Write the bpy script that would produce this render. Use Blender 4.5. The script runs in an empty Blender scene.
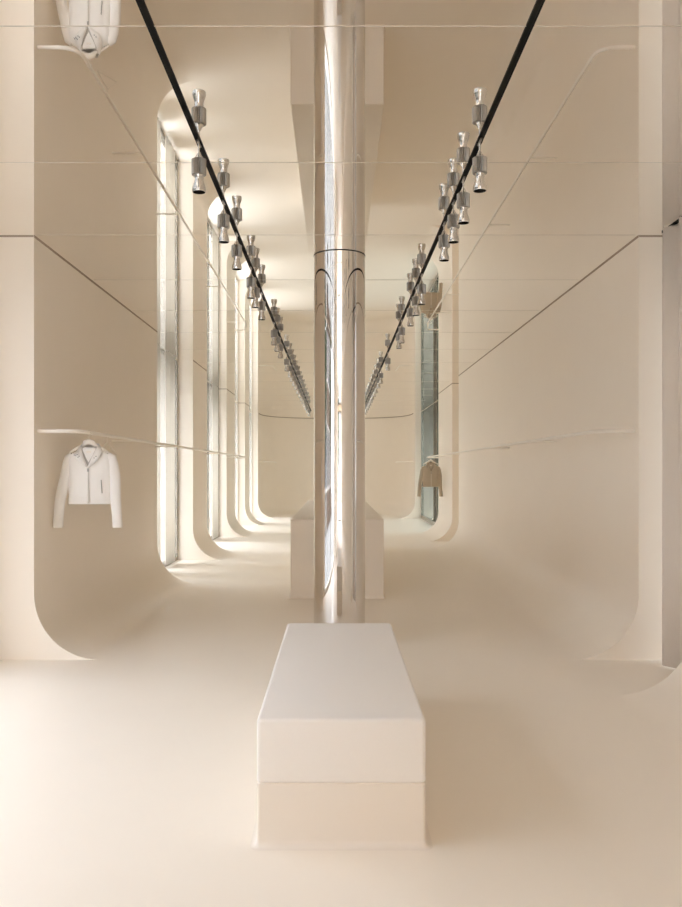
import bpy, bmesh, math, random
from mathutils import Vector, Matrix
random.seed(7)
C = bpy.context.scene
COL = C.collection
PI = math.pi
EYE, H, F = 1.35, 3.03, 850.0

# ------------------------------------------------------------------ materials
def new_mat(name):
    m = bpy.data.materials.new(name); m.use_nodes = True
    nt = m.node_tree
    return m, nt, nt.nodes['Principled BSDF']

def paint(name, col, rough=0.6, spec=0.3, bump=0.02, scale=60, var=0.02, metallic=0.0, coat=0.0, bumpdist=0.002):
    m, nt, b = new_mat(name)
    b.inputs['Roughness'].default_value = rough
    b.inputs['Metallic'].default_value = metallic
    b.inputs['Specular IOR Level'].default_value = spec
    b.inputs['Coat Weight'].default_value = coat
    tc = nt.nodes.new('ShaderNodeTexCoord')
    nz = nt.nodes.new('ShaderNodeTexNoise'); nz.inputs['Scale'].default_value = scale; nz.inputs['Detail'].default_value = 3
    nt.links.new(tc.outputs['Object'], nz.inputs['Vector'])
    mx = nt.nodes.new('ShaderNodeMix'); mx.data_type = 'RGBA'
    mx.inputs[6].default_value = (*[c*(1-var) for c in col], 1)
    mx.inputs[7].default_value = (*[min(1, c*(1+var)) for c in col], 1)
    nt.links.new(nz.outputs['Fac'], mx.inputs[0]); nt.links.new(mx.outputs[2], b.inputs['Base Color'])
    if bump:
        bp = nt.nodes.new('ShaderNodeBump'); bp.inputs['Strength'].default_value = bump; bp.inputs['Distance'].default_value = bumpdist
        nt.links.new(nz.outputs['Fac'], bp.inputs['Height']); nt.links.new(bp.outputs['Normal'], b.inputs['Normal'])
    return m

CREAM = (0.928, 0.845, 0.735)
M = {}
M['wall'] = paint('cream_plaster', CREAM, 0.38, 0.4, 0.015, 3, 0.012)
M['floor'] = M['wall']
M['counter'] = paint('counter_lacquer', (0.90, 0.815, 0.70), 0.5, 0.3, 0.01, 8, 0.01)
M['bench_base'] = paint('bench_plaster', (0.87, 0.79, 0.695), 0.38, 0.4, 0.015, 3, 0.012)
M['cushion'] = paint('bench_leather', (0.91, 0.865, 0.815), 0.55, 0.3, 0.06, 220, 0.015)
M['seam'] = paint('taupe_shadow_joint', (0.42, 0.34, 0.265), 0.8, 0.1, 0, 5, 0.05)  # taupe colour stands for the shade in the gap
M['ceil_seam'] = paint('pale_panel_joint', (0.72, 0.66, 0.57), 0.5, 0.3, 0, 5, 0.02)
M['rail'] = paint('cream_lacquered_steel', (0.95, 0.90, 0.82), 0.35, 0.5, 0, 5, 0.01)
M['white_frame'] = paint('white_window_metal', (0.82, 0.78, 0.71), 0.35, 0.5, 0, 5, 0.01)
M['bronze'] = paint('dull_steel_frame', (0.42, 0.40, 0.36), 0.22, 0.5, 0, 5, 0.03, metallic=1.0)
M['black'] = paint('black_anodised_track', (0.010, 0.009, 0.008), 0.65, 0.15, 0, 5, 0.05)
M['jacket'] = paint('white_denim', (0.88, 0.85, 0.81), 0.85, 0.15, 0.15, 300, 0.03)
M['jacket_tan'] = paint('sand_fabric', (0.50, 0.42, 0.32), 0.85, 0.15, 0.15, 300, 0.03)
M['lining'] = paint('grey_lining', (0.50, 0.46, 0.42), 0.7, 0.2, 0.05, 200, 0.06)
M['lining_tan'] = paint('dark_sand_lining', (0.34, 0.28, 0.21), 0.7, 0.2, 0.05, 200, 0.06)
M['stud'] = paint('grey_metal_stud', (0.35, 0.33, 0.30), 0.3, 0.5, 0, 10, 0.02, metallic=0.8)
M['zip'] = paint('pale_zip_tape', (0.74, 0.70, 0.64), 0.4, 0.5, 0.3, 900, 0.2)
M['hanger'] = paint('ivory_hanger_plastic', (0.84, 0.78, 0.69), 0.35, 0.5, 0, 10, 0.01)
M['knurl'] = paint('brushed_steel_collar', (0.36, 0.345, 0.32), 0.3, 0.5, 0, 30, 0.03, metallic=1.0)
M['steel'] = paint('polished_steel_shade', (0.70, 0.68, 0.65), 0.12, 0.5, 0, 30, 0.02, metallic=1.0)
M['lens'] = paint('dark_lamp_mouth', (0.006, 0.005, 0.004), 0.9, 0.05, 0, 30, 0.02)
M['chrome'] = paint('polished_chrome', (0.79, 0.765, 0.735), 0.025, 0.5, 0.02, 3, 0.004, metallic=1.0)
M['ring'] = paint('dark_joint_ring', (0.05, 0.045, 0.04), 0.5, 0.3, 0, 30, 0.02)
M['mirror'] = paint('mirror_ceiling_film', (0.965, 0.945, 0.91), 0.012, 0.5, 0, 2, 0.003, metallic=1.0)
M['asphalt'] = paint('street_paving', (0.30, 0.29, 0.27), 0.9, 0.2, 0.2, 9, 0.2)
M['stone'] = paint('pale_stone_facade', (0.34, 0.31, 0.275), 0.9, 0.2, 0.1, 3, 0.12)
M['brick'] = paint('brown_brick_facade', (0.13, 0.09, 0.065), 0.9, 0.2, 0.2, 6, 0.2)
M['pane_dark'] = paint('facade_window_glass', (0.05, 0.06, 0.07), 0.1, 0.6, 0, 3, 0.1)
M['leaf'] = paint('tree_foliage', (0.06, 0.085, 0.035), 0.8, 0.2, 0.5, 12, 0.5)
M['bark'] = paint('tree_bark', (0.10, 0.075, 0.05), 0.9, 0.2, 0.5, 30, 0.3)

def glass_mat(name='clear_window_glass', tint=(0.93, 0.95, 0.93), k=0.7):
    m = bpy.data.materials.new(name); m.use_nodes = True
    nt = m.node_tree; nt.nodes.clear()
    out = nt.nodes.new('ShaderNodeOutputMaterial')
    tr = nt.nodes.new('ShaderNodeBsdfTransparent'); tr.inputs[0].default_value = (*tint, 1)
    gl = nt.nodes.new('ShaderNodeBsdfGlossy'); gl.inputs['Roughness'].default_value = 0.01
    lw = nt.nodes.new('ShaderNodeLayerWeight'); lw.inputs[0].default_value = 0.5
    pw = nt.nodes.new('ShaderNodeMath'); pw.operation = 'POWER'; pw.inputs[1].default_value = 5.0
    fr = nt.nodes.new('ShaderNodeMath'); fr.operation = 'MULTIPLY_ADD'; fr.inputs[1].default_value = k; fr.inputs[2].default_value = 0.03*k
    nt.links.new(lw.outputs['Facing'], pw.inputs[0]); nt.links.new(pw.outputs[0], fr.inputs[0])
    mx = nt.nodes.new('ShaderNodeMixShader')
    nt.links.new(fr.outputs[0], mx.inputs[0]); nt.links.new(tr.outputs[0], mx.inputs[1]); nt.links.new(gl.outputs[0], mx.inputs[2])
    nt.links.new(mx.outputs[0], out.inputs[0])
    return m
M['glass'] = glass_mat()
M['shop_glass'] = glass_mat('tinted_shop_glass', (0.225, 0.225, 0.232))  # grey tints added to the panes to hold the daylight down
M['slot_glass'] = glass_mat('grey_window_glass', (0.26, 0.26, 0.258))
M['door_glass'] = glass_mat('entrance_glass', (0.50, 0.50, 0.515))
M['clear2'] = glass_mat('pale_window_glass', (0.265, 0.262, 0.258))
M['clear3'] = glass_mat('curtained_window_glass', (0.09, 0.09, 0.09))
M['dark_glass'] = glass_mat('dark_window_glass', (0.085, 0.09, 0.08), 0.05)

def sheer_mat(name='white_sheer_cloth', c1=(0.9, 0.87, 0.81), c2=(0.9, 0.87, 0.82), k=0.45):
    m = bpy.data.materials.new(name); m.use_nodes = True
    nt = m.node_tree; nt.nodes.clear()
    out = nt.nodes.new('ShaderNodeOutputMaterial')
    tl = nt.nodes.new('ShaderNodeBsdfTranslucent'); tl.inputs[0].default_value = (*c1, 1)
    df = nt.nodes.new('ShaderNodeBsdfDiffuse')
    nz = nt.nodes.new('ShaderNodeTexNoise'); nz.inputs['Scale'].default_value = 40
    cr = nt.nodes.new('ShaderNodeMix'); cr.data_type = 'RGBA'
    cr.inputs[6].default_value = (*[c*0.95 for c in c2], 1); cr.inputs[7].default_value = (*c2, 1)
    nt.links.new(nz.outputs['Fac'], cr.inputs[0]); nt.links.new(cr.outputs[2], df.inputs[0])
    mx = nt.nodes.new('ShaderNodeMixShader'); mx.inputs[0].default_value = k
    nt.links.new(tl.outputs[0], mx.inputs[1]); nt.links.new(df.outputs[0], mx.inputs[2])
    nt.links.new(mx.outputs[0], out.inputs[0])
    return m
M['sheer'] = sheer_mat()
M['curtain'] = sheer_mat('blush_curtain_cloth', (0.85, 0.76, 0.68), (0.93, 0.865, 0.80), 0.9)

# ------------------------------------------------------------------ helpers
def mesh_obj(name, verts, faces, mat, parent=None, smooth=False, loc=(0, 0, 0)):
    me = bpy.data.meshes.new(name)
    me.from_pydata([tuple(v) for v in verts], [], faces)
    me.materials.append(mat)
    bm = bmesh.new(); bm.from_mesh(me)
    bmesh.ops.recalc_face_normals(bm, faces=bm.faces)
    bm.to_mesh(me); bm.free()
    if smooth:
        for p in me.polygons: p.use_smooth = True
        if smooth != 'all':
            me.set_sharp_from_angle(angle=math.radians(smooth if smooth is not True else 35))
    o = bpy.data.objects.new(name, me); COL.objects.link(o)
    o.location = loc
    if parent: o.parent = parent
    return o

class G:
    """collects shapes that belong to ONE part"""
    def __init__(s): s.v = []; s.f = []
    def add(s, v, f):
        n = len(s.v); s.v += [tuple(p) for p in v]; s.f += [tuple(i+n for i in q) for q in f]; return s
    def box(s, x0, x1, y0, y1, z0, z1):
        v = [(x, y, z) for x in (x0, x1) for y in (y0, y1) for z in (z0, z1)]
        return s.add(v, [(0,1,3,2),(4,6,7,5),(0,4,5,1),(2,3,7,6),(0,2,6,4),(1,5,7,3)])
    def tube(s, path, r, n=12, cap=True, sq=1.0):
        P = [Vector(p) for p in path]; R = r if isinstance(r, (list, tuple)) else [r]*len(P)
        v = []; f = []; up = None
        for i, p in enumerate(P):
            t = (P[min(i+1, len(P)-1)] - P[max(i-1, 0)]).normalized()
            if up is None:
                a = Vector((0, 1, 0)) if abs(t.y) < 0.8 else Vector((0, 0, 1))
                up = (a - t*a.dot(t)).normalized()
            else:
                up = (up - t*up.dot(t)).normalized()
            w = t.cross(up)
            for k in range(n):
                q = 2*PI*k/n
                v.append(p + up*math.sin(q)*R[i]*sq + w*math.cos(q)*R[i])
        for i in range(len(P)-1):
            for k in range(n):
                f.append((i*n+k, i*n+(k+1) % n, (i+1)*n+(k+1) % n, (i+1)*n+k))
        if cap: f.append(tuple(range(n-1, -1, -1))); f.append(tuple((len(P)-1)*n+k for k in range(n)))
        return s.add(v, f)
    def lathe(s, prof, n=32, c=(0, 0), flute=None, cap=True):
        v = []; f = []
        for i, (r, z) in enumerate(prof):
            for k in range(n):
                rr = r*(1 - (0.17 if (flute and flute[0] <= i <= flute[1] and k % 2) else 0))
                v.append((c[0]+rr*math.cos(2*PI*k/n), c[1]+rr*math.sin(2*PI*k/n), z))
        for i in range(len(prof)-1):
            for k in range(n):
                f.append((i*n+k, i*n+(k+1) % n, (i+1)*n+(k+1) % n, (i+1)*n+k))
        if cap: f.append(tuple(range(n))); f.append(tuple((len(prof)-1)*n+k for k in range(n-1, -1, -1)))
        return s.add(v, f)
    def build(s, name, mat, parent=None, smooth=False): return mesh_obj(name, s.v, s.f, mat, parent, smooth)

def empty(name, loc=(0, 0, 0), rz=0):
    o = bpy.data.objects.new(name, None); o.empty_display_size = 0.05
    COL.objects.link(o); o.location = loc; o.rotation_euler.z = rz; return o
def tag(o, label, cat, group=None):
    o['label'] = label; o['category'] = cat
    if group: o['group'] = group
    return o
def struct(o): o['kind'] = 'structure'; return o
def copy_tree(root, loc, label, group=None, swap=None):
    def rec(o, parent):
        c = o.copy()
        if swap and o.data and o.data.materials[0].name in swap:
            c.data = o.data.copy(); c.data.materials[0] = swap[o.data.materials[0].name]
        COL.objects.link(c); c.parent = parent
        for ch in list(o.children): rec(ch, c)
        return c
    kids = list(root.children)
    r = root.copy(); COL.objects.link(r); r.location = loc
    for k in kids: rec(k, r)
    r['label'] = label
    if group: r['group'] = group
    elif 'group' in r: del r['group']
    return r

# ------------------------------------------------------------------ setting: shell
R_COVE = 0.47
def wall_block(name, side, xin, y0, y1, xout=2.95, cove=True):
    pr = [(xin, H)]
    if cove:
        for k in range(0, 25):
            a = PI/2*k/24
            pr.append((xin - R_COVE*(1-math.cos(a)), R_COVE*(1-math.sin(a))))
    else:
        pr.append((xin, 0.0))
    pr += [(xout, 0.0 - 0.02), (xout, H)]
    if cove: pr.insert(-2, (xin - R_COVE, -0.02))
    n = len(pr); v = []
    for y in (y0, y1):
        for (x, z) in pr: v.append((side*x, y, z))
    f = [tuple(range(n)), tuple(range(2*n-1, n-1, -1))]
    for k in range(n): f.append((k, (k+1) % n, n+(k+1) % n, n+k))
    o = mesh_obj(name, v, f, M['wall'], None, 35)
    return struct(o)

# (xin, y0, y1) of every stretch of wall with its rounded foot
LEFT = [(2.16, -9.6, 0.0), (2.16, 6.08, 10.27), (2.17, 12.9, 14.3), (2.24, 17.4, 18.85), (2.25, 21.0, 22.1)]
RIGHT = [(2.165, -9.6, 5.12), (2.165, 6.08, 15.0), (2.23, 16.3, 18.5)]
for (x, a, b) in LEFT: wall_block('wall_left', -1, x, a, b, 3.2)
for (x, a, b) in RIGHT: wall_block('wall_right', 1, x, a, b, 3.2)
# blind recess on the right between the first two stretches
struct(G().box(2.42, 3.2, 15.0, 16.3, -0.02, H).build('wall_right', M['wall']))

# apse: the curved end wall, its foot rounded as well
def apse():
    v = []; f = []; NT = 64
    prof = [(0, H), (0, 1.8)] + [(R_COVE*(1-math.cos(PI/2*k/16)), R_COVE*(1-math.sin(PI/2*k/16))) for k in range(17)] + [(R_COVE, -0.02), (-0.35, -0.02), (-0.35, H)]
    m = len(prof)
    pts = [((-2.25), 24.5)]
    for i in range(NT+1):
        t = PI - PI*i/NT
        ex = 2.0/2.6
        cx = math.copysign(abs(math.cos(t))**ex, math.cos(t)); sy = abs(math.sin(t))**ex
        pts.append((2.26*cx, 24.8 + 2.35*sy))
    pts.append((2.25, 24.2))
    for i, (x, y) in enumerate(pts):
        a = pts[max(i-1, 0)]; b = pts[min(i+1, len(pts)-1)]
        tx, ty = b[0]-a[0], b[1]-a[1]; L = math.hypot(tx, ty); nx, ny = ty/L, -tx/L
        if nx*(0-x) + ny*(24-y) < 0: nx, ny = -nx, -ny
        for (d, z) in prof: v.append((x+nx*d, y+ny*d, z))
    for i in range(len(pts)-1):
        for k in range(m): f.append((i*m+k, i*m+(k+1) % m, (i+1)*m+(k+1) % m, (i+1)*m+k))
    f.append(tuple(range(m))); f.append(tuple((len(pts)-1)*m+k for k in range(m)))
    return struct(mesh_obj('wall_back', v, f, M['wall'], None, 35))
apse()
# jambs beside the end wall
struct(G().box(-3.2, -2.27, 24.5, 25.2, -0.02, H).build('wall_left', M['wall']))
struct(G().box(2.28, 3.2, 24.2, 25.2, -0.02, H).build('wall_right', M['wall']))

# front wall behind the camera with a glazed entrance
for nm, (x0, x1, z0, z1) in {'a': (-3.2, -2.1, -0.02, H), 'b': (2.1, 3.2, -0.02, H), 'c': (-2.1, 2.1, 2.95, H)}.items():
    struct(G().box(x0, x1, -9.9, -9.6, z0, z1).build('wall_front', M['wall']))

struct(G().box(-3.2, 3.2, -9.9, 27.6, -0.3, 0.0).build('floor', M['floor']))
struct(G().box(-3.2, 3.2, -9.9, 27.6, H, H+0.12).build('ceiling', M['mirror']))
# pale joints of the ceiling panels
tn = 1
y = 6.05 - 1.42*6
while y < 24:
    w = 0.0022
    struct(G().box(-2.13, 2.13, y-w, y+w, H-0.0012, H+0.001).build('trim_%d' % tn, M['ceil_seam'])); tn += 1
    y += 1.42
# taupe strip painted in place of a shadow gap between walls and ceiling
def joint(side, x, a, b):
    global tn
    struct(G().box(min(side*x, side*(x-0.002)), max(side*x, side*(x-0.002)), a, b, H-0.009, H).build('trim_%d' % tn, M['seam'])); tn += 1
for (x, a, b) in LEFT: joint(-1, x, a, b)
for (x, a, b) in RIGHT: joint(1, x, a, b)
# same painted shadow line on the walls that face the entrance
def fjoint(x0, x1, y):
    global tn
    struct(G().box(x0, x1, y-0.002, y, H-0.007, H).build('trim_%d' % tn, M['seam'])); tn += 1
fjoint(-2.75, -2.162, 6.08); fjoint(2.167, 2.42, 6.08)
fjoint(-2.42, -2.242, 17.4); fjoint(-2.42, -2.252, 21.0); fjoint(2.232, 2.42, 16.3)
# painted shadow line along the top of the end wall
v = []; f = []
NT = 64
for i in range(NT+1):
    t = PI - PI*i/NT; ex = 2.0/2.6
    cx = math.copysign(abs(math.cos(t))**ex, math.cos(t)); sy = abs(math.sin(t))**ex
    X, Y = 2.255*cx, 24.8+2.345*sy
    v += [(X, Y, H-0.012), (X, Y, H), (X*0.997, Y-0.004, H), (X*0.997, Y-0.004, H-0.012)]
for i in range(NT):
    for k in range(4): f.append((i*4+k, i*4+(k+1) % 4, (i+1)*4+(k+1) % 4, (i+1)*4+k))
struct(mesh_obj('trim_%d' % tn, v, f, M['seam'])); tn += 1

# ------------------------------------------------------------------ windows
portals = []
def window(n, side, x, y0, y1, posts, matf, z1=H, sill=0.06, post_w=0.05, depth=0.07, gm='slot_glass'):
    w = empty('window_%d' % n, (side*x, (y0+y1)/2, 0)); struct(w)
    w.location = (0, 0, 0)
    g = G()
    xa, xb = sorted((side*x, side*(x+depth)))
    g.box(xa, xb, y0, y1, 0, sill); g.box(xa, xb, y0, y1, z1-0.012, z1)
    for p in posts: g.box(xa, xb, p-post_w/2, p+post_w/2, sill, z1-0.012)
    g.build('window_frame', matf, w)
    xm = side*(x+depth*0.5)
    mesh_obj('glass', [(xm, y0, sill), (xm, y1, sill), (xm, y1, z1-0.012), (xm, y0, z1-0.012)], [(0, 1, 2, 3)], M[gm], w)
    portals.append((side, x+depth+0.04, y0, y1, z1))
    return w
struct(G().box(-3.2, -2.6, 5.55, 6.08, -0.02, H).build('wall_left', M['wall']))  # unseen pier, added to keep window light off the facing wall
window(1, -1, 2.62, 0.0, 5.55, [0.03, 0.9, 1.8, 2.7, 3.6, 4.5, 5.525], M['white_frame'], gm='shop_glass')
window(2, -1, 2.40, 10.27, 12.9, [10.3, 11.48, 12.87], M['bronze'])
window(3, -1, 2.40, 14.3, 17.4, [14.33, 16.08, 17.37], M['bronze'])
window(4, -1, 2.42, 18.85, 21.0, [18.88, 20.97], M['white_frame'], gm='clear2')
window(5, -1, 2.42, 22.1, 24.5, [22.13, 24.47], M['white_frame'], gm='clear2')
window(6, 1, 2.42, 18.5, 24.2, [18.53, 20.5, 20.7, 20.9, 21.1, 24.17], M['bronze'], sill=0.1, gm='dark_glass')
window(8, 1, 2.62, 5.12, 6.08, [5.15, 6.05], M['white_frame'], gm='clear3')
# glazed entrance behind the camera
wf = struct(empty('window_7', (0, 0, 0)))
g = G()
for xx in (-2.1, -1.7, -1.3, -0.9, -0.5, 0.0, 0.5, 0.9, 1.3, 1.7, 2.04): g.box(xx, xx+0.06, -9.78, -9.72, 0, 2.95)
g.box(-2.1, 2.1, -9.78, -9.72, 2.89, 2.95).box(-2.1, 2.1, -9.78, -9.72, 0.0, 0.06)
g.build('window_frame', M['bronze'], wf)
mesh_obj('glass', [(-2.1, -9.75, 0.06), (2.1, -9.75, 0.06), (2.1, -9.75, 2.89), (-2.1, -9.75, 2.89)], [(0, 1, 2, 3)], M['door_glass'], wf)

# sheer panels behind the left openings, each a pleated cloth
def pleated(name, x, y0, y1, z0, z1, amp, waves, mat, side, th=0.004, slant=0.0, parent=None):
    N = int(waves*12); v = []; f = []
    zs = [z0, z0+(z1-z0)*0.33, z0+(z1-z0)*0.66, z1]
    for j, z in enumerate(zs):
        for i in range(N+1):
            t = i/N; q = 2*PI*waves*t
            a = amp*(1 + 0.15*math.sin(t*9+j))
            v.append((side*(x + slant*(1-t) + a*math.sin(q)), y0+(y1-y0)*t + 0.25*amp*math.sin(2*q+j*0.2), z))
    for j in range(len(zs)-1):
        for i in range(N):
            f.append((j*(N+1)+i, j*(N+1)+i+1, (j+1)*(N+1)+i+1, (j+1)*(N+1)+i))
    o = mesh_obj(name, v, f, mat, parent, 'all')
    s = o.modifiers.new('thickness', 'SOLIDIFY'); s.thickness = th; s.offset = 0
    return o
for (y0, y1, lab) in [(10.7, 11.40, 'white sheer curtain strip nearest the entrance in first left window recess'),
                      (11.78, 12.42, 'white sheer curtain strip behind the steel post in first left window recess'),
                      (16.25, 17.0, 'white sheer curtain strip in second narrow window recess on the left')]:
    tag(pleated('sheer_curtain', 2.36, y0, y1, 0.04, H-0.004, 0.012, 5, M['sheer'], -1, 0.002), lab, 'curtain', 'sheer curtains in the left windows')

cur = empty('curtain', (2.3, 5.6, 0))
tag(cur, 'floor-length blush cream curtain in folds at the right edge, beside the right wall', 'curtain')
c1 = pleated('curtain_cloth', 2.27, 5.20, 5.98, 0.012, H-0.007, 0.030, 3.3, M['curtain'], 1, 0.004, slant=0.07)
c1.parent = cur; c1.matrix_parent_inverse = Matrix.Translation((-2.3, -5.6, 0))
g = G().box(-0.010, 0.010, -0.40, 0.375, H-0.008, H); r_ = g.build('curtain_track', M['black'], cur); r_['label'] = 'thin dark curtain track'

# ------------------------------------------------------------------ chrome column
colm = empty('chrome_column', (0.027, 6.65, 0))
tag(colm, 'tall round polished chrome column standing behind the bench', 'column')
G().lathe([(0.201, 0.0), (0.201, 1.0), (0.201, 2.0), (0.201, H-0.003)], 128).build('shaft', M['chrome'], colm, 40)
G().lathe([(0.2025, H-0.005), (0.2025, H)], 96).build('joint_ring', M['ring'], colm, 40)['label'] = 'thin dark ring where column meets ceiling'

# ------------------------------------------------------------------ blocks with a flared foot
def rring(x0, x1, y0, y1, z, off, r=0.012, n=5):
    pts = []
    x0 -= off; x1 += off; y0 -= off; y1 += off; r = r + max(off, 0)*0.9
    for (cx, cy, a0) in ((x1-r, y1-r, 0), (x0+r, y1-r, PI/2), (x0+r, y0+r, PI), (x1-r, y0+r, 3*PI/2)):
        for k in range(n+1):
            a = a0 + PI/2*k/n; pts.append((cx+r*math.cos(a), cy+r*math.sin(a), z))
    return pts
def loft_block(name, w, l, prof, mat, parent, r=0.012):
    v = []; f = []; n = None
    for (off, z) in prof:
        ring = rring(-w/2, w/2, -l/2, l/2, z, off, r); n = len(ring); v += ring
    m = len(prof)
    for i in range(m-1):
        for k in range(n): f.append((i*n+k, i*n+(k+1) % n, (i+1)*n+(k+1) % n, (i+1)*n+k))
    f.append(tuple(range(n-1, -1, -1))); f.append(tuple((m-1)*n+k for k in range(n)))
    return mesh_obj(name, v, f, mat, parent, 32)
def flare(r, n=8): return [(r*(1-math.sin(PI/2*k/n)), 0.0005 + r*(1-math.cos(PI/2*k/n))) for k in range(n+1)]
def roundtop(z1, r, n=4): return [(-r*(1-math.cos(PI/2*k/n)), z1 - r + r*math.sin(PI/2*k/n)) for k in range(n+1)]

bench = empty('bench', (0.019, 4.015, 0))
tag(bench, 'low cream block bench with a pale cushion top in front of the chrome column', 'bench')
loft_block('base', 0.607, 1.933, flare(0.026) + [(0, 0.12), (0, 0.226), (-0.004, 0.230)], M['bench_base'], bench)
loft_block('cushion', 0.608, 1.934, [(-0.006, 0.230), (-0.001, 0.236), (0, 0.24)] + roundtop(0.46, 0.014), M['cushion'], bench, 0.016)['label'] = 'paler smooth cushion slab'

ctr = empty('display_counter', (0.012, 12.0, 0))
tag(ctr, 'long cream display counter behind the chrome column, higher than the bench', 'counter')
loft_block('counter_body', 0.985, 6.06, [(0.0, 0.035), (0, 0.2), (0, 0.79)] + roundtop(0.84, 0.006), M['counter'], ctr, 0.01)
loft_block('plinth', 0.985, 6.06, flare(0.03, 5) + [(0, 0.034)], M['counter'], ctr, 0.01)

# ------------------------------------------------------------------ hanging rails
def arc_pts(c, r, a0, a1, n, z): return [(c[0]+r*math.cos(a0+(a1-a0)*k/n), c[1]+r*math.sin(a0+(a1-a0)*k/n), z) for k in range(n+1)]
RZ = EYE + 0.29
def rail(side, x0, xr, xe, y0, y1, br, label, r=0.014):
    root = empty('hanging_rail', (side*xr, y0, RZ)); tag(root, label, 'rail', None)
    R = 0.14
    L = lambda p: (side*p[0]-side*xr, p[1]-y0, p[2])
    path = [(x0, y0, 0)] + arc_pts((xr+R, y0+R), R, -PI/2, -PI, 10, 0) + [(xr, y1-0.9, 0), (xe, y1-0.08, 0), (xe+0.03, y1-0.02, 0), (xe+0.08, y1, 0), (xe+0.26, y1, 0)]
    G().tube([L(p) for p in path], r, 12).build('rail_bar', M['rail'], root, 40)
    for (yb, xw) in br:
        G().tube([L((xr+0.004, yb, 0)), L((xw, yb, 0))], 0.008, 8).build('bracket', M['rail'], root, 40)
    return root
rail(-1, 2.16, 1.87, 1.98, 6.16, 18.5, [(8.2, 2.16), (10.15, 2.16), (14.15, 2.17), (17.5, 2.24)], 'long cream hanging rail along the left wall holding the white jacket')
rail(1, 2.165, 1.90, 1.98, 6.16, 18.45, [(8.33, 2.165), (10.6, 2.165), (14.8, 2.165), (16.5, 2.23)], 'long cream hanging rail along the right wall holding the sand jacket')
def short_rail(side, label):
    root = empty('hanging_rail', (side*2.2, 24.55, EYE+0.27)); tag(root, label, 'rail')
    G().tube([(side*0.075, 0.35, 0), (side*-0.1, 0.35, 0), (side*-0.26, 0.38, 0), (side*-0.34, 0.5, 0), (side*-0.36, 1.6, 0)], 0.012, 10).build('rail_bar', M['rail'], root, 40)
    return root
short_rail(-1, 'short cream rail stub at the far curved wall, left of the column')
short_rail(1, 'short cream rail stub at the far curved wall, right of the column')

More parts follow.
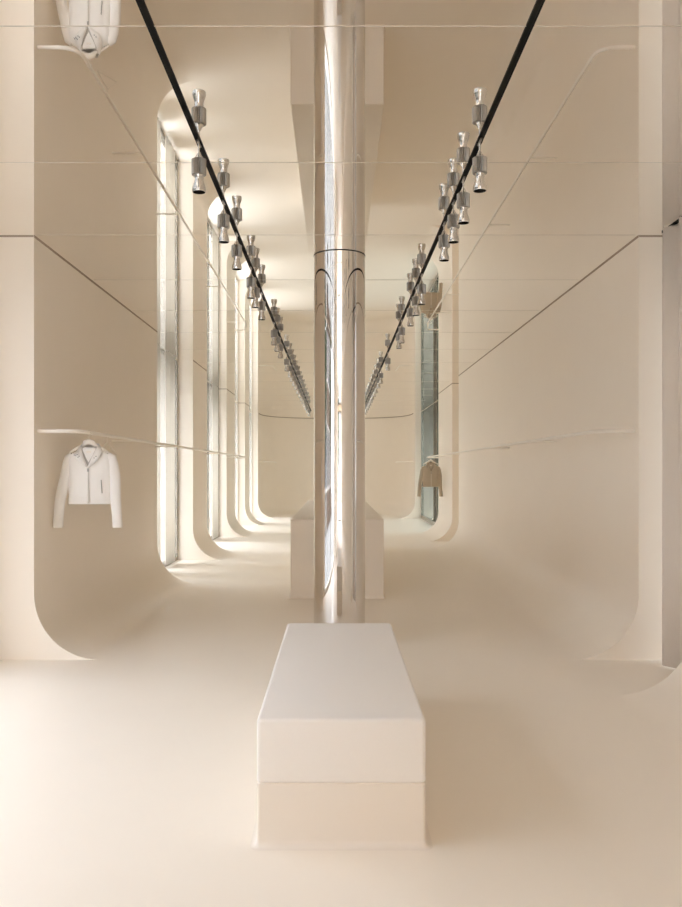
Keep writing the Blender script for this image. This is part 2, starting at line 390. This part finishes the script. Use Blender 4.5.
# ------------------------------------------------------------------ jacket
def make_jacket():
    j = empty('jacket', (0, 0, 0))
    Z = lambda h: h + 0.44
    rings = [(-0.252, .170, .052), (-0.248, .173, .056), (-0.18, .171, .062), (-0.10, .170, .066), (-0.02, .173, .070), (0.05, .178, .068),
             (0.10, .178, .060), (0.135, .160, .052), (0.160, .125, .047), (0.182, .085, .044), (0.197, .060, .042)]
    N = 48; v = []; f = []
    def sec(a, b, q, z, i):
        c, s = math.cos(q), math.sin(q)
        k = 1 + 0.025*math.sin(7*q + z*20)*(1 if i < 7 else 0.2)
        return (a*math.copysign(abs(c)**0.8, c)*(1 if abs(c) > .8 else k), b*math.copysign(abs(s)**0.75, s)*k, Z(z))
    for i, (z, a, b) in enumerate(rings):
        for k in range(N): v.append(sec(a, b, 2*PI*k/N, z, i))
    for i in range(len(rings)-1):
        for k in range(N): f.append((i*N+k, i*N+(k+1) % N, (i+1)*N+(k+1) % N, (i+1)*N+k))
    b = mesh_obj('body', v, f, M['jacket'], j, 'all')
    s = b.modifiers.new('cloth', 'SOLIDIFY'); s.thickness = 0.004
    for sd in (-1, 1):
        g = G()
        xo = 0.022 if sd < 0 else -0.010
        path = [(sd*.132, 0, Z(.125)), (sd*.158, 0, Z(.105)), (sd*.176, -.002, Z(.05)), (sd*.192, -.004, Z(-.03)), (sd*(.204+xo*.5), -.008, Z(-.12)),
                (sd*(.214+xo), -.014, Z(-.22)), (sd*(.224+xo), -.018, Z(-.33)), (sd*(.230+xo), -.020, Z(-.425)), (sd*(.230+xo), -.020, Z(-.437))]
        rad = [.040, .050, .050, .048, .045, .042, .040, .040, .038]
        g.tube(path, rad, 20, True, 0.75)
        g.build('sleeve', M['jacket'], j, 50)
    # inside of the open neck
    fy = lambda x, z: -0.072
    ln = mesh_obj('lining', [(-.054, -.030, Z(.205)), (-.060, -.050, Z(.165)), (0.004, -.079, Z(.040)), (.060, -.050, Z(.165)), (.054, -.030, Z(.205)), (0, -0.02, Z(.185))],
                  [(0, 1, 5), (1, 2, 5), (2, 3, 5), (3, 4, 5)], M['lining'], j)
    s = ln.modifiers.new('cloth', 'SOLIDIFY'); s.thickness = 0.003; ln['label'] = 'grey lining in the open neck'
    G().box(-.018, .018, -.048, -.043, Z(.150), Z(.168)).build('label', M['hanger'], ln)
    # collar: a turned-down band from the back of the neck to two points
    for sd in (-1, 1):
        pts = [(sd*0.0, .046, Z(.225)), (sd*.045, .036, Z(.228)), (sd*.066, .0, Z(.222)), (sd*.060, -.046, Z(.190)), (sd*.030, -.076, Z(.110)), (sd*.006, -.084, Z(.045)),
               (sd*0.0, .056, Z(.190)), (sd*.062, .050, Z(.186)), (sd*.094, .0, Z(.180)), (sd*.104, -.056, Z(.150)), (sd*.090, -.078, Z(.105)), (sd*.014, -.086, Z(.040))]
        co = mesh_obj('collar', pts, [(i, i+1, i+7, i+6) for i in range(5)], M['jacket'], j, 'all')
        s = co.modifiers.new('cloth', 'SOLIDIFY'); s.thickness = 0.005; s.offset = 1
    z = G().box(-.002, .008, -.080, -.068, Z(-.245), Z(.045)).build('zipper', M['zip'], j); z['label'] = 'pale vertical zip'
    G().box(-.0035, .0095, -.084, -.080, Z(.005), Z(.03)).build('zip_pull', M['stud'], z)
    G().add([(.100, -.070, Z(-.06)), (.104, -.070, Z(-.06)), (.106, -.066, Z(-.165)), (.110, -.066, Z(-.165)),
             (.100, -.050, Z(-.06)), (.104, -.050, Z(-.06)), (.106, -.045, Z(-.165)), (.110, -.045, Z(-.165))],
            [(0, 1, 3, 2), (4, 6, 7, 5), (0, 4, 5, 1), (2, 3, 7, 6), (0, 2, 6, 4), (1, 5, 7, 3)]).build('pocket_slit', M['stud'], j)
    # studs on the collar
    for (x, zz) in ((-.105, .135), (-.093, .130), (-.083, .140), (-.075, .118), (-.066, .126), (.052, .112), (.066, .125)):
        g = G(); n = 8
        g.add([(x+.0042*math.cos(2*PI*k/n), -.083, Z(zz)+.0042*math.sin(2*PI*k/n)) for k in range(n)] + [(x+.0042*math.cos(2*PI*k/n), -.066, Z(zz)+.0042*math.sin(2*PI*k/n)) for k in range(n)],
              [tuple(range(n)), tuple(range(2*n-1, n-1, -1))] + [(k, (k+1) % n, n+(k+1) % n, n+k) for k in range(n)])
        g.build('stud', M['stud'], j)
    return j
def make_hanger():
    h = empty('clothes_hanger', (0, 0, 0))      # origin: bottom of the shoulder bar, rail at +0.125
    G().tube([(-.15, 0, .0), (-.10, 0, .028), (-.045, 0, .050), (-.03, 0, .072), (0, 0, .080), (.03, 0, .072), (.045, 0, .050), (.10, 0, .028), (.15, 0, .0)],
             [.006, .011, .015, .022, .024, .022, .015, .011, .006], 12, True, 0.7).build('shoulder_bar', M['hanger'], h, 60)
    hk = [(0, 0, .09), (0, 0, .115)] + [(.018*math.cos(a)*1.0, 0, .150+.018*math.sin(a)) for a in [(-PI/2 + PI*1.35*k/12) for k in range(13)]]
    G().tube(hk, .0028, 8).build('hook', M['hanger'], h, 60)
    return h
jk = make_jacket(); jk.location = (-1.86, 6.44, EYE-0.43); jk.scale = (.955, .955, .955)
tag(jk, 'cropped white jacket with studded collar hanging from the left rail', 'jacket')
hg = make_hanger(); hg.location = (-1.87, 6.44, RZ-0.150)
tag(hg, 'ivory hanger inside the white jacket on the left rail', 'hanger')
SW = {'white_denim': M['jacket_tan'], 'grey_lining': M['lining_tan']}
j2 = copy_tree(jk, (1.96, 17.6, EYE-0.53), 'sand coloured jacket hanging in front of the dark window on the right', None, SW)
j2.scale = (.96, 1.0, 1.07)
hg2 = copy_tree(hg, (1.96, 17.6, RZ-0.150-0.0), 'ivory hanger holding the sand jacket by the dark right window')
# empty triangular wire hanger behind the white jacket
wh = empty('wire_hanger', (-1.87, 6.95, RZ-0.155), math.radians(62))
tag(wh, 'empty thin triangular hanger behind the white jacket on the left rail', 'hanger')
G().tube([(-.11, 0, 0), (.11, 0, 0), (0.004, 0, .10), (-.004, 0, .10), (-.11, 0, 0.001)], .004, 8).build('triangle', M['hanger'], wh, 60)
G().tube([(0, 0, .10), (0, 0, .122)] + [(.018*math.cos(a), 0, .154+.018*math.sin(a)) for a in [(-PI/2 + PI*1.35*k/12) for k in range(13)]], .0025, 8).build('hook', M['hanger'], wh, 60)

# ------------------------------------------------------------------ light tracks and spotlights
XL, XR = -0.700, 0.731
for (x, lab) in ((XL, 'long black lighting track across the mirrored ceiling, left of the column'), (XR, 'long black lighting track across the mirrored ceiling, right of the column')):
    t = empty('light_track', (x, -8.4, H)); tag(t, lab, 'lighting track')
    L = 32.2
    G().box(-.0135, -.005, 0, L, -.006, 0).box(.005, .0135, 0, L, -.006, 0).box(-.005, .005, 0, L, -.002, 0).build('channel', M['black'], t)
    G().box(-.011, .011, L, L+.02, -.006, 0).build('end_cap', M['black'], t)

def make_spot():
    s = empty('spotlight', (0, 0, 0))     # origin at the lamp's mouth, ceiling at +0.266
    T = 0.266
    G().box(-.0055, .0055, -.045, .045, T-.012, T-.003).build('track_adapter', M['knurl'], s)
    st = G().tube([(0, 0, T-.012), (0, 0, .196)], .0045, 10).build('stem', M['steel'], s, 40)
    G().lathe([(.0045, .212), (.011, .204), (.014, .196), (.021, .186), (.024, .180)], 28).build('cap', M['steel'], s, 40)
    G().lathe([(.028, .180), (.038, .176), (.038, .102), (.036, .097), (.026, .095)], 36, (0, 0), (1, 2)).build('grip', M['knurl'], s)
    prof = [(.026, .095), (.0235, .086), (.0225, .074), (.0245, .060), (.0292, .048), (.033, .036), (.0350, .026), (.0350, .011), (.034, 0.0095), (.0320, 0.0095), (.0320, .020)]
    G().lathe(prof, 36, cap=False).build('shade', M['steel'], s, 40)
    G().lathe([(.0322, .011), (.0322, .018)], 36).build('lens', M['lens'], s, 40)
    return s
spot = make_spot(); first = True
ORD = ['first', 'second', 'third', 'fourth', 'fifth', 'sixth', 'seventh', 'eighth', 'ninth', 'tenth']
YL = [4.34, 5.29, 6.0, 7.0, 7.4, 8.0, 9.6, 10.1, 10.7, 12.1, 12.9, 13.5, 14.2, 14.9, 15.7, 16.5, 17.2, 18.0, 18.9, 19.8, 20.9, 22.0]
YR = [4.32, 4.88, 5.29, 5.75, 7.26, 7.77, 8.34, 9.45, 9.86, 12.0, 13.8, 14.6, 15.5, 16.3, 17.0, 17.7, 18.5, 19.2, 19.9, 20.7, 21.5, 22.4]
for (sn, x, ys) in (('left', XL, YL), ('right', XR, YR)):
    for i, y in enumerate(ys):
        if i < 9:
            lab = 'silver ceiling spotlight, %s from the camera on the %s black track' % (ORD[i], sn)
            if i == 0: lab = 'largest silver ceiling spotlight, nearest the camera on the %s black track' % sn
        else:
            lab = 'tiny silver spotlight in the far dense cluster on the %s black track' % sn
        grp = 'silver spotlights on the %s ceiling track' % sn
        loc = (x, y, H-0.266)
        if first:
            spot.location = loc; tag(spot, lab, 'spotlight', grp); first = False
        else:
            copy_tree(spot, loc, lab, grp)

# ------------------------------------------------------------------ outside
struct(G().box(-40, 40, -45, 50, -0.5, -0.32).build('ground_outside', M['asphalt']))
def facade(x0, x1, y0, y1, h, mat, label, face, nw, nf, off=0.0):
    b = empty('street_building', ((x0+x1)/2, (y0+y1)/2, -0.32)); tag(b, label, 'building')
    cx, cy = (x0+x1)/2, (y0+y1)/2
    G().box(x0-cx, x1-cx, y0-cy, y1-cy, 0, h).build('wall', mat, b)
    for k in range(nf):
        for i in range(nw):
            z = 1.2+k*3.1
            g = G(); gp = G()
            if face in ('+x', '-x'):
                yy = y0-cy + (i+0.5)*(y1-y0)/nw; xx = (x1 if face == '+x' else x0)-cx; s = 1 if face == '+x' else -1
                a, c = sorted((xx, xx+s*0.12))
                for (p, q, u, w) in ((yy-.65, yy+.65, z-.1, z), (yy-.65, yy+.65, z+1.7, z+1.8), (yy-.65, yy-.55, z, z+1.7), (yy+.55, yy+.65, z, z+1.7)): g.box(a, c, p, q, u, w)
                a, c = sorted((xx, xx+s*0.03)); gp.box(a, c, yy-.55, yy+.55, z, z+1.7)
            else:
                xx = x0-cx + (i+0.5)*(x1-x0)/nw; yy = (y1-cy) if face == '+y' else (y0-cy-.12)
                for (p, q, u, w) in ((xx-.65, xx+.65, z-.1, z), (xx-.65, xx+.65, z+1.7, z+1.8), (xx-.65, xx-.55, z, z+1.7), (xx+.55, xx+.65, z, z+1.7)): g.box(p, q, yy, yy+.12, u, w)
                gp.box(xx-.55, xx+.55, yy, yy+.03, z, z+1.7)
            wn = g.build('window', M['white_frame'], b); gp.build('pane', M['pane_dark'], wn)
    return b
facade(-24, -15, -14, -2, 6.0, M['brick'], 'dark brown brick building across the street, beside the entrance corner', '+x', 5, 2)
facade(-24, -14, -2, 5, 4.2, M['stone'], 'low grey stone building across the street on the left', '+x', 4, 1)
facade(-24, -15, 6, 11, 9.0, M['brick'], 'tall dark brick building across the street on the left', '+x', 3, 3)
facade(-24, -16, 13, 32, 4.5, M['stone'], 'long low grey building across the street beyond the left window recesses', '+x', 8, 1)
facade(-13, 9, -42, -32, 7.0, M['stone'], 'grey stone building facing the glazed entrance', '+y', 9, 2)
facade(2.3, 12, 30.2, 38, 9.0, M['brick'], 'brown brick building behind the dark window on the right', '-y', 5, 2)
def tree(x, y, h, r, label, seed):
    t = empty('street_tree', (x, y, -0.32)); tag(t, label, 'tree', None)
    rnd = random.Random(seed)
    G().tube([(0, 0, 0), (.03, .02, h*.3), (-.02, .04, h*.55), (0, 0, h*.8)], [.13, .1, .08, .03], 10).build('trunk', M['bark'], t, 50)
    g = G()
    for k in range(1700):
        u = Vector((rnd.gauss(0, 1), rnd.gauss(0, 1), rnd.gauss(0, 1))).normalized()*r*rnd.random()**0.4
        c = Vector((0, 0, h*.72)) + Vector((u.x, u.y, u.z*1.1))
        a = Vector((rnd.gauss(0, 1), rnd.gauss(0, 1), rnd.gauss(0, 1))).normalized(); bq = a.orthogonal().normalized(); s_ = 0.09
        g.add([c-a*s_, c+bq*s_*.5, c+a*s_, c-bq*s_*.5], [(0, 1, 2, 3)])
    g.build('crown', M['leaf'], t)
tree(-9.5, 2.0, 4.6, 1.5, 'slim street tree outside the big left window', 1)
tree(-6.5, 4.2, 4.2, 1.1, 'slim street tree closest outside the big left window', 6)
tree(-7.0, -1.5, 4.4, 1.2, 'slim street tree outside, toward the glazed entrance', 7)
tree(-2.2, -17.0, 4.6, 1.3, 'street tree in front of the glazed entrance', 8)
tree(-10.0, 19.0, 5.2, 1.9, 'leafy street tree outside the second left recess', 2)
tree(4.9, 25.5, 3.6, 1.3, 'dark leafy tree seen through the far right window', 3)
tree(4.0, 28.3, 4.2, 1.3, 'dark leafy tree farthest behind the right window', 4)
tree(4.6, 22.4, 4.0, 1.4, 'dark leafy tree closest outside the right window', 5)

# ------------------------------------------------------------------ light: overcast daylight, let in through the windows
w = bpy.data.worlds.new('overcast_sky'); C.world = w; w.use_nodes = True
nt = w.node_tree; bg = nt.nodes['Background']
tc = nt.nodes.new('ShaderNodeTexCoord'); sp = nt.nodes.new('ShaderNodeSeparateXYZ')
rp = nt.nodes.new('ShaderNodeValToRGB')
rp.color_ramp.elements[0].position = 0.0; rp.color_ramp.elements[0].color = (0.80, 0.83, 0.88, 1)
rp.color_ramp.elements[1].position = 1.0; rp.color_ramp.elements[1].color = (0.92, 1.02, 1.16, 1)
nt.links.new(tc.outputs['Generated'], sp.inputs[0]); nt.links.new(sp.outputs['Z'], rp.inputs[0]); nt.links.new(rp.outputs[0], bg.inputs[0])
bg.inputs[1].default_value = 6.0
def portal(loc, rot, sx, sy):
    l = bpy.data.lights.new('daylight_portal', 'AREA'); l.shape = 'RECTANGLE'; l.size = sx; l.size_y = sy
    l.cycles.is_portal = True
    o = bpy.data.objects.new('daylight_portal', l); COL.objects.link(o); o.location = loc; o.rotation_euler = rot
for (s, x, y0, y1, z1) in portals:
    portal((s*x, (y0+y1)/2, z1/2), (0, s*PI/2, 0), z1, y1-y0)
portal((0, -9.82, 1.48), (PI/2, 0, 0), 4.2, 2.95)
sn = bpy.data.lights.new('hazy_sun', 'SUN'); sn.energy = 0.4; sn.angle = math.radians(35); sn.color = (1.0, 0.97, 0.92)
so = bpy.data.objects.new('hazy_sun', sn); COL.objects.link(so); so.location = (-8, 4, 9)
so.rotation_euler = Vector((0.85, -0.22, -1.05)).to_track_quat('-Z', 'Y').to_euler()

# ------------------------------------------------------------------ camera
cam = bpy.data.cameras.new('camera'); co = bpy.data.objects.new('camera', cam); COL.objects.link(co)
co.location = (0, 0, EYE); co.rotation_euler = (PI/2, 0, 0)
cam.sensor_fit = 'VERTICAL'; cam.sensor_height = 36; cam.lens = 36*F/907
cam.shift_x = 5/907; cam.shift_y = 17.5/907
cam.clip_start = 0.05; cam.clip_end = 200
C.camera = co

C.view_settings.view_transform = 'Standard'; C.view_settings.look = 'None'; C.view_settings.gamma = 1.0
C.view_settings.exposure = 2.07
cy = C.cycles
cy.max_bounces = 14; cy.diffuse_bounces = 8; cy.glossy_bounces = 8; cy.transparent_max_bounces = 8
cy.sample_clamp_indirect = 8.0
cy.use_denoising = True
